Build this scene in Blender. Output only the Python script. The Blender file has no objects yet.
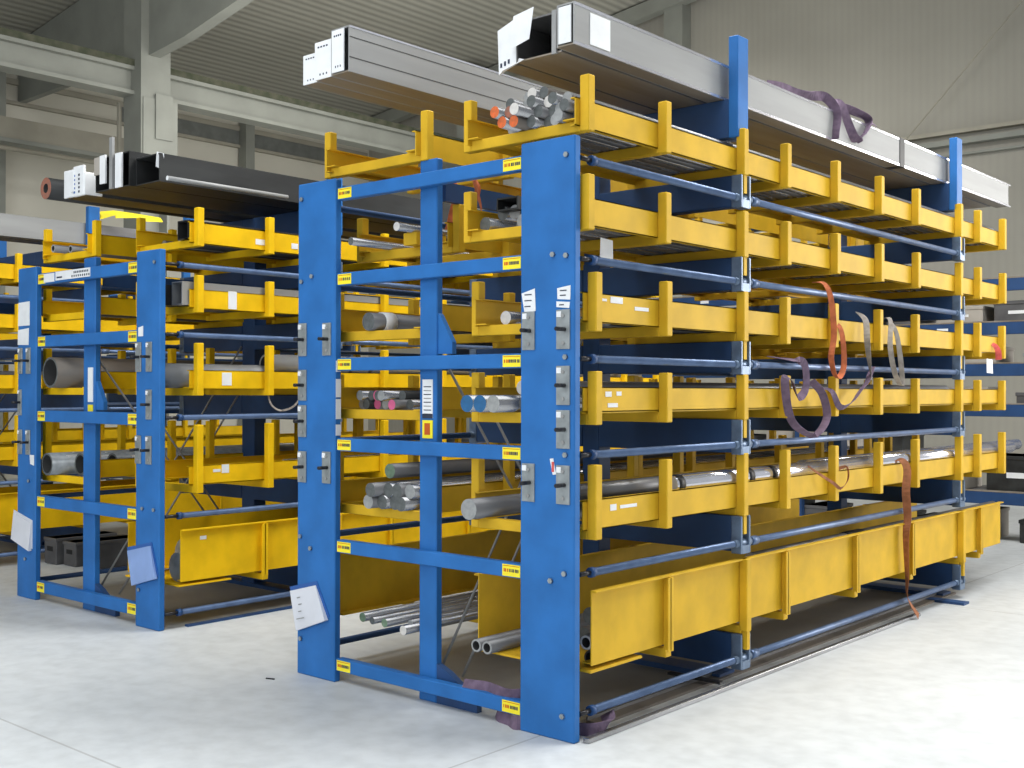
import bpy, bmesh, math, random
from mathutils import Vector, Matrix
random.seed(7)
sc = bpy.context.scene
COL = sc.collection
pi = math.pi

# ------------------------------------------------------------------ materials
def new_mat(name):
    m = bpy.data.materials.new(name); m.use_nodes = True
    nt = m.node_tree
    return m, nt, nt.nodes['Principled BSDF']

def paint(name, c, rough=.45, metal=0., var=.12, scale=6., spec=.4, bump=0., stretch=None, c2=None, detail=5):
    m, nt, b = new_mat(name)
    tc = nt.nodes.new('ShaderNodeTexCoord'); mp = nt.nodes.new('ShaderNodeMapping')
    if stretch: mp.inputs['Scale'].default_value = stretch
    n = nt.nodes.new('ShaderNodeTexNoise'); n.inputs['Scale'].default_value = scale; n.inputs['Detail'].default_value = detail
    r = nt.nodes.new('ShaderNodeValToRGB')
    lo = [max(0, x*(1-var)) for x in c]; hi = [min(1, x*(1+var)) for x in c]
    if c2: lo = c2; hi = c
    r.color_ramp.elements[0].position = .35; r.color_ramp.elements[1].position = .65
    r.color_ramp.elements[0].color = (*lo, 1); r.color_ramp.elements[1].color = (*hi, 1)
    L = nt.links
    L.new(tc.outputs['Object'], mp.inputs['Vector']); L.new(mp.outputs['Vector'], n.inputs['Vector'])
    L.new(n.outputs['Fac'], r.inputs['Fac']); L.new(r.outputs['Color'], b.inputs['Base Color'])
    b.inputs['Roughness'].default_value = rough; b.inputs['Metallic'].default_value = metal
    b.inputs['Specular IOR Level'].default_value = spec
    if bump:
        bp = nt.nodes.new('ShaderNodeBump'); bp.inputs['Strength'].default_value = bump
        L.new(n.outputs['Fac'], bp.inputs['Height']); L.new(bp.outputs['Normal'], b.inputs['Normal'])
    return m

M = {}
M['blue'] = paint('blue_paint', (.024, .150, .44), .5, spec=.25, var=.12, scale=4)
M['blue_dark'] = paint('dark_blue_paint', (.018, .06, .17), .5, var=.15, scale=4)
M['bracket'] = paint('bracket_blue_grey', (.14, .20, .30), .35, metal=.4, var=.2, scale=14)
M['rod'] = paint('rod_blue_grey', (.10, .155, .28), .36, metal=.35, var=.15, scale=10)
M['yellow'] = paint('yellow_paint_dimmed', (.66, .405, .022), .55, spec=.2, var=.10, scale=5)  # near trays: duller copy of the tray yellow, dimmer light and haze painted in
M['yellow2'] = paint('yellow_paint_bright', (.85, .52, .006), .55, spec=.2, var=.10, scale=5)  # same tray yellow on the racks behind, brighter copy without that dimming
M['steel'] = paint('bright_steel', (.40, .40, .41), .26, metal=.85, var=.22, scale=9, stretch=(1, .12, 1))
M['grey_steel'] = paint('grey_steel', (.22, .22, .225), .42, metal=.6, var=.25, scale=9, stretch=(1, .15, 1))
M['dark_steel'] = paint('dark_steel', (.035, .037, .038), .45, metal=.3, var=.35, scale=6, stretch=(1, .2, 1))
M['brown_steel'] = paint('brown_mill_steel', (.20, .165, .13), .5, metal=.4, c2=(.14, .13, .12), scale=5, stretch=(1, .3, 1))
M['chrome'] = paint('chrome_steel', (.80, .80, .86), .16, metal=.75, var=.06, scale=4)
M['galv'] = paint('galvanised_sheet', (.31, .315, .315), .55, metal=.15, var=.10, scale=7, stretch=(1, .1, 1))
M['galv_brown'] = paint('galvanised_underside', (.34, .31, .27), .5, metal=.3, c2=(.22, .18, .13), scale=5, stretch=(1, .1, 1))
M['seam'] = paint('dark_seam', (.06, .06, .06), .6)
M['plate'] = paint('zinc_plate', (.33, .36, .37), .4, metal=.5, var=.15, scale=20)
M['plate_dark'] = paint('dark_steel_pin', (.04, .04, .045), .35, metal=.6)
M['paper'] = paint('white_paper', (.80, .82, .84), .7, var=.04, scale=12)
M['ink'] = paint('print_ink', (.03, .04, .07), .7)
M['sticker'] = paint('yellow_sticker', (.95, .80, .03), .5, var=.03)
M['red_ink'] = paint('red_ink', (.55, .10, .01), .6)
M['orange_end'] = paint('orange_painted_end', (.75, .15, .035), .6, c2=(.5, .12, .04), scale=50)
M['rust_end'] = paint('rusty_end', (.38, .13, .08), .7, c2=(.22, .12, .09), scale=50)
M['blue_end'] = paint('blue_painted_end', (.02, .115, .27), .5, var=.12, scale=30)
M['white_end'] = paint('pale_sawn_end', (.62, .60, .57), .5, var=.08, scale=40)
M['grey_end'] = paint('grey_sawn_end', (.30, .31, .31), .55, var=.12, scale=40)
M['dark_end'] = paint('dark_sawn_end', (.10, .11, .11), .55, var=.2, scale=40)
M['green_end'] = paint('greenish_end', (.16, .24, .16), .55, var=.2, scale=40)
M['pink_end'] = paint('pink_painted_end', (.62, .12, .25), .6)
M['pvc'] = paint('dark_bore', (.015, .016, .017), .8)
M['strap_purple'] = paint('mauve_webbing', (.15, .105, .16), .85, var=.2, scale=25)
M['strap_orange'] = paint('orange_webbing', (.50, .14, .055), .85, var=.2, scale=25)
M['strap_brown'] = paint('brown_webbing', (.30, .115, .05), .85, var=.2, scale=25)
M['strap_grey'] = paint('pale_webbing', (.33, .30, .27), .85, var=.2, scale=25)
M['strap_red'] = paint('red_webbing', (.62, .10, .09), .85, var=.2, scale=25)
M['black'] = paint('black_band', (.012, .013, .015), .5)
M['pouch_blue'] = paint('blue_plastic', (.02, .10, .36), .35)
M['pouch_front'] = paint('clear_pouch_front', (.68, .70, .76), .3, var=.06, scale=5)
M['pouch_front2'] = paint('bluish_pouch_front', (.24, .36, .66), .3, var=.1, scale=5)
M['grey_crate'] = paint('grey_plastic', (.10, .10, .105), .6, var=.3, scale=3)
M['light_crate'] = paint('pale_card', (.40, .37, .33), .7, var=.1, scale=3)
M['wood'] = paint('raw_wood', (.42, .30, .17), .7, var=.2, scale=4, stretch=(6, 1, 6))
M['film'] = paint('grey_stretch_film', (.28, .31, .33), .25, var=.25, scale=10, spec=.7)
M['beam_grey'] = paint('grey_green_structural_paint', (.27, .28, .25), .6, var=.08, scale=2)
M['beam_beige'] = paint('beige_structural_paint', (.36, .34, .28), .65, var=.08, scale=2)
M['cable_tray'] = paint('dark_green_grime', (.05, .06, .035), .8, c2=(.10, .10, .07), scale=6)
M['window_grey'] = paint('dim_translucent_strip', (.17, .18, .17), .4)

def ribbed(name, c1, c2, axis, freq, rough=.6, noise=.05):
    m, nt, b = new_mat(name); L = nt.links
    tc = nt.nodes.new('ShaderNodeTexCoord')
    w = nt.nodes.new('ShaderNodeTexWave'); w.wave_type = 'BANDS'; w.bands_direction = axis; w.wave_profile = 'SIN'
    w.inputs['Scale'].default_value = freq; w.inputs['Distortion'].default_value = 0
    r = nt.nodes.new('ShaderNodeValToRGB'); r.color_ramp.elements[0].color = (*c1, 1); r.color_ramp.elements[1].color = (*c2, 1)
    n = nt.nodes.new('ShaderNodeTexNoise'); n.inputs['Scale'].default_value = .5; n.inputs['Detail'].default_value = 6
    mx = nt.nodes.new('ShaderNodeMix'); mx.data_type = 'RGBA'; mx.blend_type = 'MULTIPLY'; mx.inputs['Factor'].default_value = .35
    L.new(tc.outputs['Object'], w.inputs['Vector']); L.new(tc.outputs['Object'], n.inputs['Vector'])
    L.new(w.outputs['Fac'], r.inputs['Fac']); L.new(r.outputs['Color'], mx.inputs['A']); L.new(n.outputs['Fac'], mx.inputs['B'])
    L.new(mx.outputs['Result'], b.inputs['Base Color'])
    b.inputs['Roughness'].default_value = rough; b.inputs['Specular IOR Level'].default_value = .2
    bp = nt.nodes.new('ShaderNodeBump'); bp.inputs['Strength'].default_value = .25 if 'roof' in name else .05; bp.inputs['Distance'].default_value = .03
    L.new(w.outputs['Fac'], bp.inputs['Height']); L.new(bp.outputs['Normal'], b.inputs['Normal'])
    return m
M['ceiling'] = ribbed('corrugated_roof', (.36, .355, .31), (.54, .53, .46), 'X', 1.7)
M['wall_end'] = ribbed('ribbed_wall_panel', (.425, .41, .36), (.44, .425, .37), 'X', 2.6)
M['wall_left'] = paint('side_wall_panel', (.62, .60, .52), .7, var=.05, scale=.6)

def concrete():
    m, nt, b = new_mat('concrete_floor'); L = nt.links
    N = nt.nodes.new
    tc = N('ShaderNodeTexCoord')
    n1 = N('ShaderNodeTexNoise'); n1.inputs['Scale'].default_value = .55; n1.inputs['Detail'].default_value = 8; n1.inputs['Roughness'].default_value = .6
    n2 = N('ShaderNodeTexNoise'); n2.inputs['Scale'].default_value = 9; n2.inputs['Detail'].default_value = 6
    L.new(tc.outputs['Object'], n1.inputs['Vector']); L.new(tc.outputs['Object'], n2.inputs['Vector'])
    r1 = N('ShaderNodeValToRGB'); r1.color_ramp.elements[0].position = .3; r1.color_ramp.elements[1].position = .7
    r1.color_ramp.elements[0].color = (.50, .53, .55, 1); r1.color_ramp.elements[1].color = (.66, .69, .71, 1)
    L.new(n1.outputs['Fac'], r1.inputs['Fac'])
    r2 = N('ShaderNodeValToRGB'); r2.color_ramp.elements[0].position = .3; r2.color_ramp.elements[1].position = .62
    r2.color_ramp.elements[0].color = (.84, .84, .84, 1); r2.color_ramp.elements[1].color = (1, 1, 1, 1)
    L.new(n2.outputs['Fac'], r2.inputs['Fac'])
    mx = N('ShaderNodeMix'); mx.data_type = 'RGBA'; mx.blend_type = 'MULTIPLY'; mx.inputs['Factor'].default_value = .8
    L.new(r1.outputs['Color'], mx.inputs['A']); L.new(r2.outputs['Color'], mx.inputs['B'])
    # saw-cut joints every few metres
    sx = N('ShaderNodeSeparateXYZ'); L.new(tc.outputs['Object'], sx.inputs['Vector'])
    outs = []
    for ax, off, per in (('X', .20, 6.0), ('Y', 1.52, 6.0)):
        a = N('ShaderNodeMath'); a.operation = 'ADD'; a.inputs[1].default_value = off; L.new(sx.outputs[ax], a.inputs[0])
        p = N('ShaderNodeMath'); p.operation = 'PINGPONG'; p.inputs[1].default_value = per/2; L.new(a.outputs[0], p.inputs[0])
        l = N('ShaderNodeMath'); l.operation = 'LESS_THAN'; l.inputs[1].default_value = .006; L.new(p.outputs[0], l.inputs[0])
        outs.append(l)
    mm = N('ShaderNodeMath'); mm.operation = 'MAXIMUM'; L.new(outs[0].outputs[0], mm.inputs[0]); L.new(outs[1].outputs[0], mm.inputs[1])
    mf = N('ShaderNodeMath'); mf.operation = 'MULTIPLY'; mf.inputs[1].default_value = .38; L.new(mm.outputs[0], mf.inputs[0])
    m2 = N('ShaderNodeMix'); m2.data_type = 'RGBA'; L.new(mf.outputs[0], m2.inputs['Factor'])
    L.new(mx.outputs['Result'], m2.inputs['A']); m2.inputs['B'].default_value = (.16, .15, .14, 1)
    # brown dirt with the racks' shade painted in, over each rack footprint
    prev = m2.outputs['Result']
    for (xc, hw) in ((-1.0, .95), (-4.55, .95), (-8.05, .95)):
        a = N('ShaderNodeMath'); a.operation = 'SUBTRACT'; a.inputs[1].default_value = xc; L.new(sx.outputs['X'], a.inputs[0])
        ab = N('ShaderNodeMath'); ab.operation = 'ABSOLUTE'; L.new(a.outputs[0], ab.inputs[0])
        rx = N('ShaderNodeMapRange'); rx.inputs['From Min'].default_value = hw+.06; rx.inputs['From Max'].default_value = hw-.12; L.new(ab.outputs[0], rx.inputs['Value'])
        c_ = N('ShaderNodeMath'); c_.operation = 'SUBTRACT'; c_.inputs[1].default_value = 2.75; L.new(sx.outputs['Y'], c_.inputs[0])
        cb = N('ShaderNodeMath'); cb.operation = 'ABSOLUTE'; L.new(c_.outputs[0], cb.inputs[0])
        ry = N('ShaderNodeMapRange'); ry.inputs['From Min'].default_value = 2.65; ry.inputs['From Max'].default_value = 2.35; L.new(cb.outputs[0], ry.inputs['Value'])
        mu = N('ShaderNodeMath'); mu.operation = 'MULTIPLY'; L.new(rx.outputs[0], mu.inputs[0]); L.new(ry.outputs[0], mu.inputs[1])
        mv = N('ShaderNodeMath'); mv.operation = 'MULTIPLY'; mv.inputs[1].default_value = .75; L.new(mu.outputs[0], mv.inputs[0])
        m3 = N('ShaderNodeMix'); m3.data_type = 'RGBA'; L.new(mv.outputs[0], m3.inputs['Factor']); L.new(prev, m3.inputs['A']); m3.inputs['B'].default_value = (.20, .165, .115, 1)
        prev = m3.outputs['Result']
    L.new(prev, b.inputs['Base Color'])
    b.inputs['Roughness'].default_value = .55; b.inputs['Specular IOR Level'].default_value = .35
    bp = N('ShaderNodeBump'); bp.inputs['Strength'].default_value = .06; L.new(n2.outputs['Fac'], bp.inputs['Height']); L.new(bp.outputs['Normal'], b.inputs['Normal'])
    return m
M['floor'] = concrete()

# ------------------------------------------------------------------ mesh helpers
class MB:
    def __init__(s): s.bm = bmesh.new(); s.mats = []
    def mi(s, mat):
        if mat not in s.mats: s.mats.append(mat)
        return s.mats.index(mat)
    def poly(s, verts, faces, mat):
        k = s.mi(mat); vs = [s.bm.verts.new(v) for v in verts]; out = []
        for f in faces:
            try: fc = s.bm.faces.new([vs[i] for i in f]); fc.material_index = k; out.append(fc)
            except ValueError: pass
        return out
    def box(s, x0, x1, y0, y1, z0, z1, mat, bev=0.):
        if bev > 0 and min(abs(x1-x0), abs(y1-y0), abs(z1-z0)) > 2.4*bev:
            t = bmesh.new()
            bmesh.ops.create_cube(t, size=1)
            for v in t.verts:
                v.co = Vector(((x0+x1)/2+v.co.x*(x1-x0), (y0+y1)/2+v.co.y*(y1-y0), (z0+z1)/2+v.co.z*(z1-z0)))
            bmesh.ops.bevel(t, geom=t.edges[:], offset=bev, segments=1, affect='EDGES')
            t.verts.index_update()
            s.poly([v.co.copy() for v in t.verts], [[v.index for v in f.verts] for f in t.faces], mat); t.free()
            return
        v = [(x0,y0,z0),(x1,y0,z0),(x1,y1,z0),(x0,y1,z0),(x0,y0,z1),(x1,y0,z1),(x1,y1,z1),(x0,y1,z1)]
        s.poly(v, [(0,3,2,1),(4,5,6,7),(0,1,5,4),(1,2,6,5),(2,3,7,6),(3,0,4,7)], mat)
    def cyl(s, a, b, r, mat, n=14, cap=None, r2=None, inner=None, bore=None):
        a = Vector(a); b = Vector(b); d = (b-a).normalized(); r2 = r if r2 is None else r2
        up = Vector((0,0,1)) if abs(d.z) < .9 else Vector((1,0,0))
        u = d.cross(up).normalized(); w = u.cross(d)
        k = s.mi(mat); kc = s.mi(cap or mat)
        A = [s.bm.verts.new(a+(u*math.cos(t)+w*math.sin(t))*r) for t in [2*pi*i/n for i in range(n)]]
        B = [s.bm.verts.new(b+(u*math.cos(t)+w*math.sin(t))*r2) for t in [2*pi*i/n for i in range(n)]]
        for i in range(n):
            f = s.bm.faces.new((A[i], A[(i+1)%n], B[(i+1)%n], B[i])); f.material_index = k; f.smooth = True
        if inner:
            kb = s.mi(bore or mat)
            A2 = [s.bm.verts.new(a+(u*math.cos(t)+w*math.sin(t))*inner) for t in [2*pi*i/n for i in range(n)]]
            B2 = [s.bm.verts.new(b+(u*math.cos(t)+w*math.sin(t))*inner) for t in [2*pi*i/n for i in range(n)]]
            for i in range(n):
                j = (i+1) % n
                f = s.bm.faces.new((A2[j], A2[i], B2[i], B2[j])); f.material_index = kb; f.smooth = True
                f = s.bm.faces.new((A[j], A[i], A2[i], A2[j])); f.material_index = kc
                f = s.bm.faces.new((B[i], B[j], B2[j], B2[i])); f.material_index = kc
        else:
            f = s.bm.faces.new(A[::-1]); f.material_index = kc
            f = s.bm.faces.new(B); f.material_index = kc
    def prism(s, prof, y0, y1, mat, axis='Y'):
        # prof: list of (a, z); extruded along axis
        n = len(prof)
        def P(a, t, z): return (a, t, z) if axis == 'Y' else (t, a, z)
        v = [P(a, y0, z) for a, z in prof]+[P(a, y1, z) for a, z in prof]
        f = [tuple(range(n)), tuple(range(2*n-1, n-1, -1))]+[(i, i+n, (i+1) % n+n, (i+1) % n) for i in range(n)]
        fs = s.poly(v, f, mat); bmesh.ops.recalc_face_normals(s.bm, faces=fs)
    def build(s, name, parent=None, loc=None, rot=None):
        me = bpy.data.meshes.new(name)
        if not s.mats: s.mats.append(M['seam'])
        bmesh.ops.recalc_face_normals(s.bm, faces=s.bm.faces[:])
        s.bm.to_mesh(me); s.bm.free()
        for m in s.mats: me.materials.append(m)
        o = bpy.data.objects.new(name, me); COL.objects.link(o)
        if parent: o.parent = parent
        if loc: o.location = loc
        if rot: o.rotation_euler = rot
        return o

def box(name, dims, mat, parent=None, bev=0.):
    m = MB(); m.box(*dims, mat, bev); return m.build(name, parent)
def tag(o, label, cat, group=None, kind=None):
    o['label'] = label; o['category'] = cat
    if group: o['group'] = group
    if kind: o['kind'] = kind
    return o
def thing(name, loc, label, cat, group=None, rot=None):
    o = bpy.data.objects.new(name, None); COL.objects.link(o); o.location = loc; o.empty_display_size = .1
    if rot: o.rotation_euler = rot
    return tag(o, label, cat, group)
def struct(o):
    o['kind'] = 'structure'; return o

ORD = ['top', 'second', 'third', 'fourth', 'fifth', 'bottom']

# ------------------------------------------------------------------ room shell
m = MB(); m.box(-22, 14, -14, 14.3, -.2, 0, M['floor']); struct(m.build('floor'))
def roofz(x): return 7.85+.13*(x+17)
m = MB(); m.poly([(-22,-14,roofz(-22)),(10,-14,roofz(10)),(10,14.3,roofz(10)),(-22,14.3,roofz(-22)),
                  (-22,-14,roofz(-22)+.2),(10,-14,roofz(10)+.2),(10,14.3,roofz(10)+.2),(-22,14.3,roofz(-22)+.2)],
                 [(0,1,2,3),(7,6,5,4),(0,4,5,1),(1,5,6,2),(2,6,7,3),(3,7,4,0)], M['ceiling']); struct(m.build('ceiling'))
m = MB(); m.box(-22, 10, 14, 14.3, 0, 11.5, M['wall_end']); struct(m.build('wall_end'))
m = MB(); m.box(-17.3, -17, -14, 14.0, 0, 7.82, M['wall_left']); struct(m.build('wall_left'))
# end wall rails and column
m = MB(); m.box(-17, 10, 13.82, 13.99, 5.44, 5.52, M['beam_grey']); m.box(-17, 10, 13.86, 13.99, 5.62, 5.68, M['beam_beige']); m.box(-17,10,13.9,13.99,5.28,5.31,M['beam_grey']); struct(m.build('trim_1'))
m = MB(); m.box(-8.55, -8.15, 13.7, 13.99, 0, 8.95, M['beam_grey']); struct(m.build('trim_2'))
m = MB(); m.prism([(-16.9, roofz(-16.9)-.32), (9.9, roofz(9.9)-.32), (9.9, roofz(9.9)-.04), (-16.9, roofz(-16.9)-.04)], 13.6, 13.8, M['beam_grey'], 'Y')
struct(m.build('trim_3'))
# crane runway girder and its column, running along the hall
g = thing('runway_girder', (-13, 0, 0), 'long grey painted crane runway girder under the roof, above the left racks', 'girder')
m = MB()
m.box(-.06, .06, -6, 13.9, 6.24, 6.62, M['beam_grey']); m.box(-.16, .16, -6, 13.9, 6.18, 6.24, M['beam_grey']); m.box(-.16, .16, -6, 13.9, 6.56, 6.62, M['beam_grey'])
m.build('web', g)
m = MB(); m.box(-.1, .17, -6, 13.9, 6.62, 6.72, M['cable_tray']); m.build('rail', g)
for k, y in enumerate((5.45, 13.0)):
    c = thing('hall_column', (-12.9, y, 0), ('grey steel hall column carrying the girder above the left rack', 'grey steel hall column at the far end of the girder')[k], 'column', 'hall columns under the girder')
    m = MB(); m.box(-.25, .25, -.03, .02, 0, 8.2, M['beam_grey'], .005); m.box(-.25, .25, .43, .48, 0, 8.2, M['beam_grey'], .005); m.box(-.03, .03, .02, .43, 0, 8.2, M['beam_grey']); m.box(-.252, .252, -.032, .482, 6.0, 8.2, M['beam_grey']); m.build('shaft', c)
    m = MB(); m.box(-.42, -.36, -.05, .0, 4.6, 6.12, M['beam_beige']); m.box(.27, .30, .2, .5, 5.5, 6.2, M['beam_grey']); m.box(.25, .27, .0, .6, 4.6, 6.12, M['beam_grey']); m.build('console', c)
    if k: continue
    r = thing('roof_rafter', (-12.9, y+.1, 0), ('deep grey roof rafter springing from the near hall column', 'deep grey roof rafter over the far hall column')[k], 'rafter')
    m = MB(); m.prism([(-4.05, 6.75), (.2, 6.80), (1.2, 6.90), (2.5, 7.14), (5.0, 7.62), (22, roofz(9.1)-.6), (22, roofz(9.1)-.03), (0, roofz(-12.9)-.03), (-4.05, roofz(-16.95)-.03)], 0, .12, M['beam_grey'], 'Y'); m.build('web', r)
    m = MB(); m.prism([(.2, 6.775), (1.2, 6.875), (2.5, 7.115), (5.0, 7.595), (22, roofz(9.1)-.625), (22, roofz(9.1)-.6), (5.0, 7.62), (2.5, 7.14), (1.2, 6.90), (.2, 6.80)], -.0, .2, M['beam_grey'], 'Y'); m.build('flange', r)
# side wall: strip window with rail, pilasters
m = MB(); m.box(-16.99, -16.9, -10, 13.9, 6.70, 6.76, M['beam_beige']); m.box(-16.99, -16.93, -10, 13.9, 7.06, 7.16, M['beam_beige']); struct(m.build('trim_4'))
m = MB(); m.box(-16.99, -16.95, 7.6, 13.9, 6.76, 7.06, M['window_grey']); struct(m.build('window_1'))
for k, y in enumerate((1.0, 5.0, 10.3)):
    m = MB(); m.box(-16.95, -16.7, y, y+.22, 0, 7.5, M['beam_grey']); struct(m.build('trim_%d' % (5+k)))
# service pipe beam below the girder on the left
m = MB(); m.box(-15.75, -15.45, -6, 6.9, 5.75, 6.1, M['beam_beige']); m.box(-15.7, -15.4, -6, 6.9, 5.68, 5.75, M['beam_grey']); m.cyl((-15.3,-6,5.55),(-15.3,6.9,5.55),.04,M['beam_beige']); struct(m.build('trim_8'))
m = MB(); m.cyl((-4.2,13.6,5.3),(-1.2,13.6,8.4),.012,M['beam_beige'],6); tag(m.build('wire'), 'thin slanting wire in front of the far wall at upper right', 'wire')

# ------------------------------------------------------------------ rack
def sticker(m, x0, x1, y, z0, z1):
    """flat yellow label on a -Y facing surface; line of small print blocks"""
    m.box(x0, x1, y-.0015, y, z0, z1, M['sticker'])
    w = x1-x0; h = z1-z0; zc = (z0+z1)/2
    x = x0+.08*w
    while x < x1-.1*w:
        ww = w*random.choice((.045, .06, .07))
        m.box(x, x+ww, y-.0022, y-.0014, zc-.14*h, zc+.14*h, M['red_ink'] if x < x0+.35*w else M['ink'])
        x += ww+w*random.choice((.02, .02, .05))
    m.box(x0+.04*w, x1-.04*w, y-.0022, y-.0014, z1-.14*h, z1-.09*h, M['red_ink'])

def slip(m, pts, y, mat, lines=0):
    m.poly([(x, y, z) for x, z in pts]+[(x, y+.002, z) for x, z in pts], [(0,1,2,3),(7,6,5,4),(0,4,5,1),(1,5,6,2),(2,6,7,3),(3,7,4,0)], mat)
    xs = [p[0] for p in pts]; zs = [p[1] for p in pts]
    x0, x1, z0, z1 = min(xs), max(xs), min(zs), max(zs)
    for i in range(lines):
        z = z1-(i+1)*(z1-z0)/(lines+1)
        m.box(x0+.22*(x1-x0), x0+random.uniform(.5,.8)*(x1-x0), y-.0012, y-.0002, z-.0025, z+.0025, M['ink'])

def rack(loc, rods, bases, beams, bh, H, W, pw, arms, L, top, plates, label, right_x=0., column_x=None, far_simple=False, rodY0=.12):
    R = thing('cantilever_rack', loc, label, 'storage rack')
    B = M['blue']; D = M['blue_dark']
    cx0, cx1 = column_x or (-1.071, -.946)
    # end frame
    for (a, b) in ((-pw, 0), (-W, -W+pw)):
        m = MB(); m.box(a, b, 0, .045, 0, H, B, .006); m.box(a, a+.012, .045, .12, 0.0, H-.01, D); m.build('post', R)
    for z in beams:
        m = MB(); m.box(-W+pw, -pw, .012, .06, z-bh, z, B, .004); o = m.build('cross_beam', R)
        m = MB(); sticker(m, -W+pw+.008, -W+pw+.118, .012, z-bh+.006, z-.008); m.build('capacity_sticker', o)
        m = MB(); sticker(m, -pw-.120, -pw-.008, .012, z-bh+.006, z-.008); m.build('capacity_sticker', o)
    m = MB(); m.box(cx0, cx1, .07, .115, 0, beams[0]+.08, B, .005); m.build('column', R)
    # foot gusset of the end column
    m = MB(); m.prism([(cx1, .0), (cx1+.28, .0), (cx1+.28, .05), (cx1+.08, .17), (cx1, .20)], .075, .11, D, 'Y'); m.build('foot', R)
    m = MB(); m.prism([(cx1, rods[2]+.04), (cx1+.10, rods[2]+.04), (cx1+.10, rods[2]+.10), (cx1+.012, rods[2]+.24), (cx1, rods[2]+.25)], .08, .11, B, 'Y'); m.build('gusset', R)
    for Y in arms:
        m = MB(); m.box(cx0, cx1, Y, Y+.12, 0, top[0] if top else H-.02, D, .005); m.build('column', R)
        m = MB(); m.box(-W+.1, -.1, Y-.02, Y+.14, .0, .03, D); m.build('base_plate', R)
        for s in (0, 1):
            for z, zb in zip(rods, bases):
                zt = zb
                zl = z-.045
                if s == 0: xa, xb = cx1, -.03
                else: xa, xb = -W+.03, cx0
                # arm, tapered to the column
                m = MB(); m.box(xa, xb, Y-.005, Y+.088, max(.03, zl-.0), zt, D, .004); arm = m.build('arm', R)
                # fork bracket at the arm tip
                m = MB()
                if s == 0: a, b = -.035, .028
                else: a, b = -W-.028, -W+.035
                m.box(a, b, Y-.010, Y+.006, z-.055, zt+.0, M['bracket'], .003)
                m.box(a, b, Y+.078, Y+.094, z-.055, zt+.0, M['bracket'], .003)
                m.box(a, b, Y+.006, Y+.078, z-.055, z-.01, M['bracket'])
                m.cyl(((a+b)/2, Y-.045, z), ((a+b)/2, Y+.13, z), .024, M['bracket'], 12)
                m.build('bracket', arm)
        if top:
            for s in (0, 1):
                xa, xb = (cx1, -.06) if s == 0 else (-W+.06, cx0)
                m = MB(); m.box(xa, xb, Y, Y+.12, top[0]-.215, top[0], D, .004); m.build('arm', R)
                xa, xb = (-.06, 0) if s == 0 else (-W, -W+.06)
                m = MB(); m.box(xa, xb, Y, Y+.115, top[0]-.215, top[1], B, .004); m.build('stop_post', R)
    for s in (0, 1):
        x = -.004 if s == 0 else -W+.004
        for z in rods:
            m = MB()
            m.cyl((x, .045, z), (x, rodY0+.015, z), .012, M['plate_dark'], 8)
            m.cyl((x, rodY0, z), (x, rodY0+.03, z), .024, M['blue_dark'], 10)
            m.cyl((x, rodY0+.03, z), (x, arms[-1], z), .0195, M['rod'] if s == 0 else M['blue_dark'], 10)
            for Y in arms[:-1]:
                m.cyl((x, Y+.14, z), (x, Y+.21, z), .026, M['rod'], 10)
            m.build('drive_rod', R)
    # diagonal brace rods between the columns
    xm = (cx0+cx1)/2
    for x, y0, z0, y1, z1 in ((xm+.02, .16, .17, 1.38, 1.95), (xm+.04, .29, .09, 1.38, 1.62), (xm-.0, .12, 1.85, 1.38, .20), (xm+.03, .48, 1.55, 1.38, .35)):
        m = MB(); m.cyl((x, y0, z0), (x, y1, z1), .0075, M['galv'], 6); m.build('brace', R)
    m = MB(); m.box(cx0+.03, cx0+.06, .2, arms[-1], beams[0]-.12, beams[0]-.02, D); m.build('tie_beam', R)
    # crank plates on the posts
    for (x0, x1, z0, z1, side) in plates:
        xc = (x0+x1)/2
        m = MB(); m.box(x0, x1, -.008, 0, z0, z1, M['plate'], .0015)
        m.cyl((xc+.002, -.013, z1-.028), (xc+.002, -.007, z1-.028), .009, M['galv'], 8)
        m.cyl((xc+.002, -.013, z0+.028), (xc+.002, -.007, z0+.028), .009, M['galv'], 8)
        p = m.build('crank_plate', R)
        m = MB(); m.cyl((xc+.01, -.008, (z0+z1)/2), (xc+.01, -.07, (z0+z1)/2), .010, M['plate_dark'], 10); m.build('crank_stub', p)
        m = MB(); m.box(x0+.004, x0+.03, -.0105, -.008, z1-.034, z1-.008, M['paper']); m.build('number_tag', p)
    return R

def bolts(R, pts):
    for x, z in pts:
        m = MB(); m.cyl((x, 0, z), (x, -.012, z), .013, M['bracket'], 6, cap=M['plate']); m.build('bolt', R)

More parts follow.
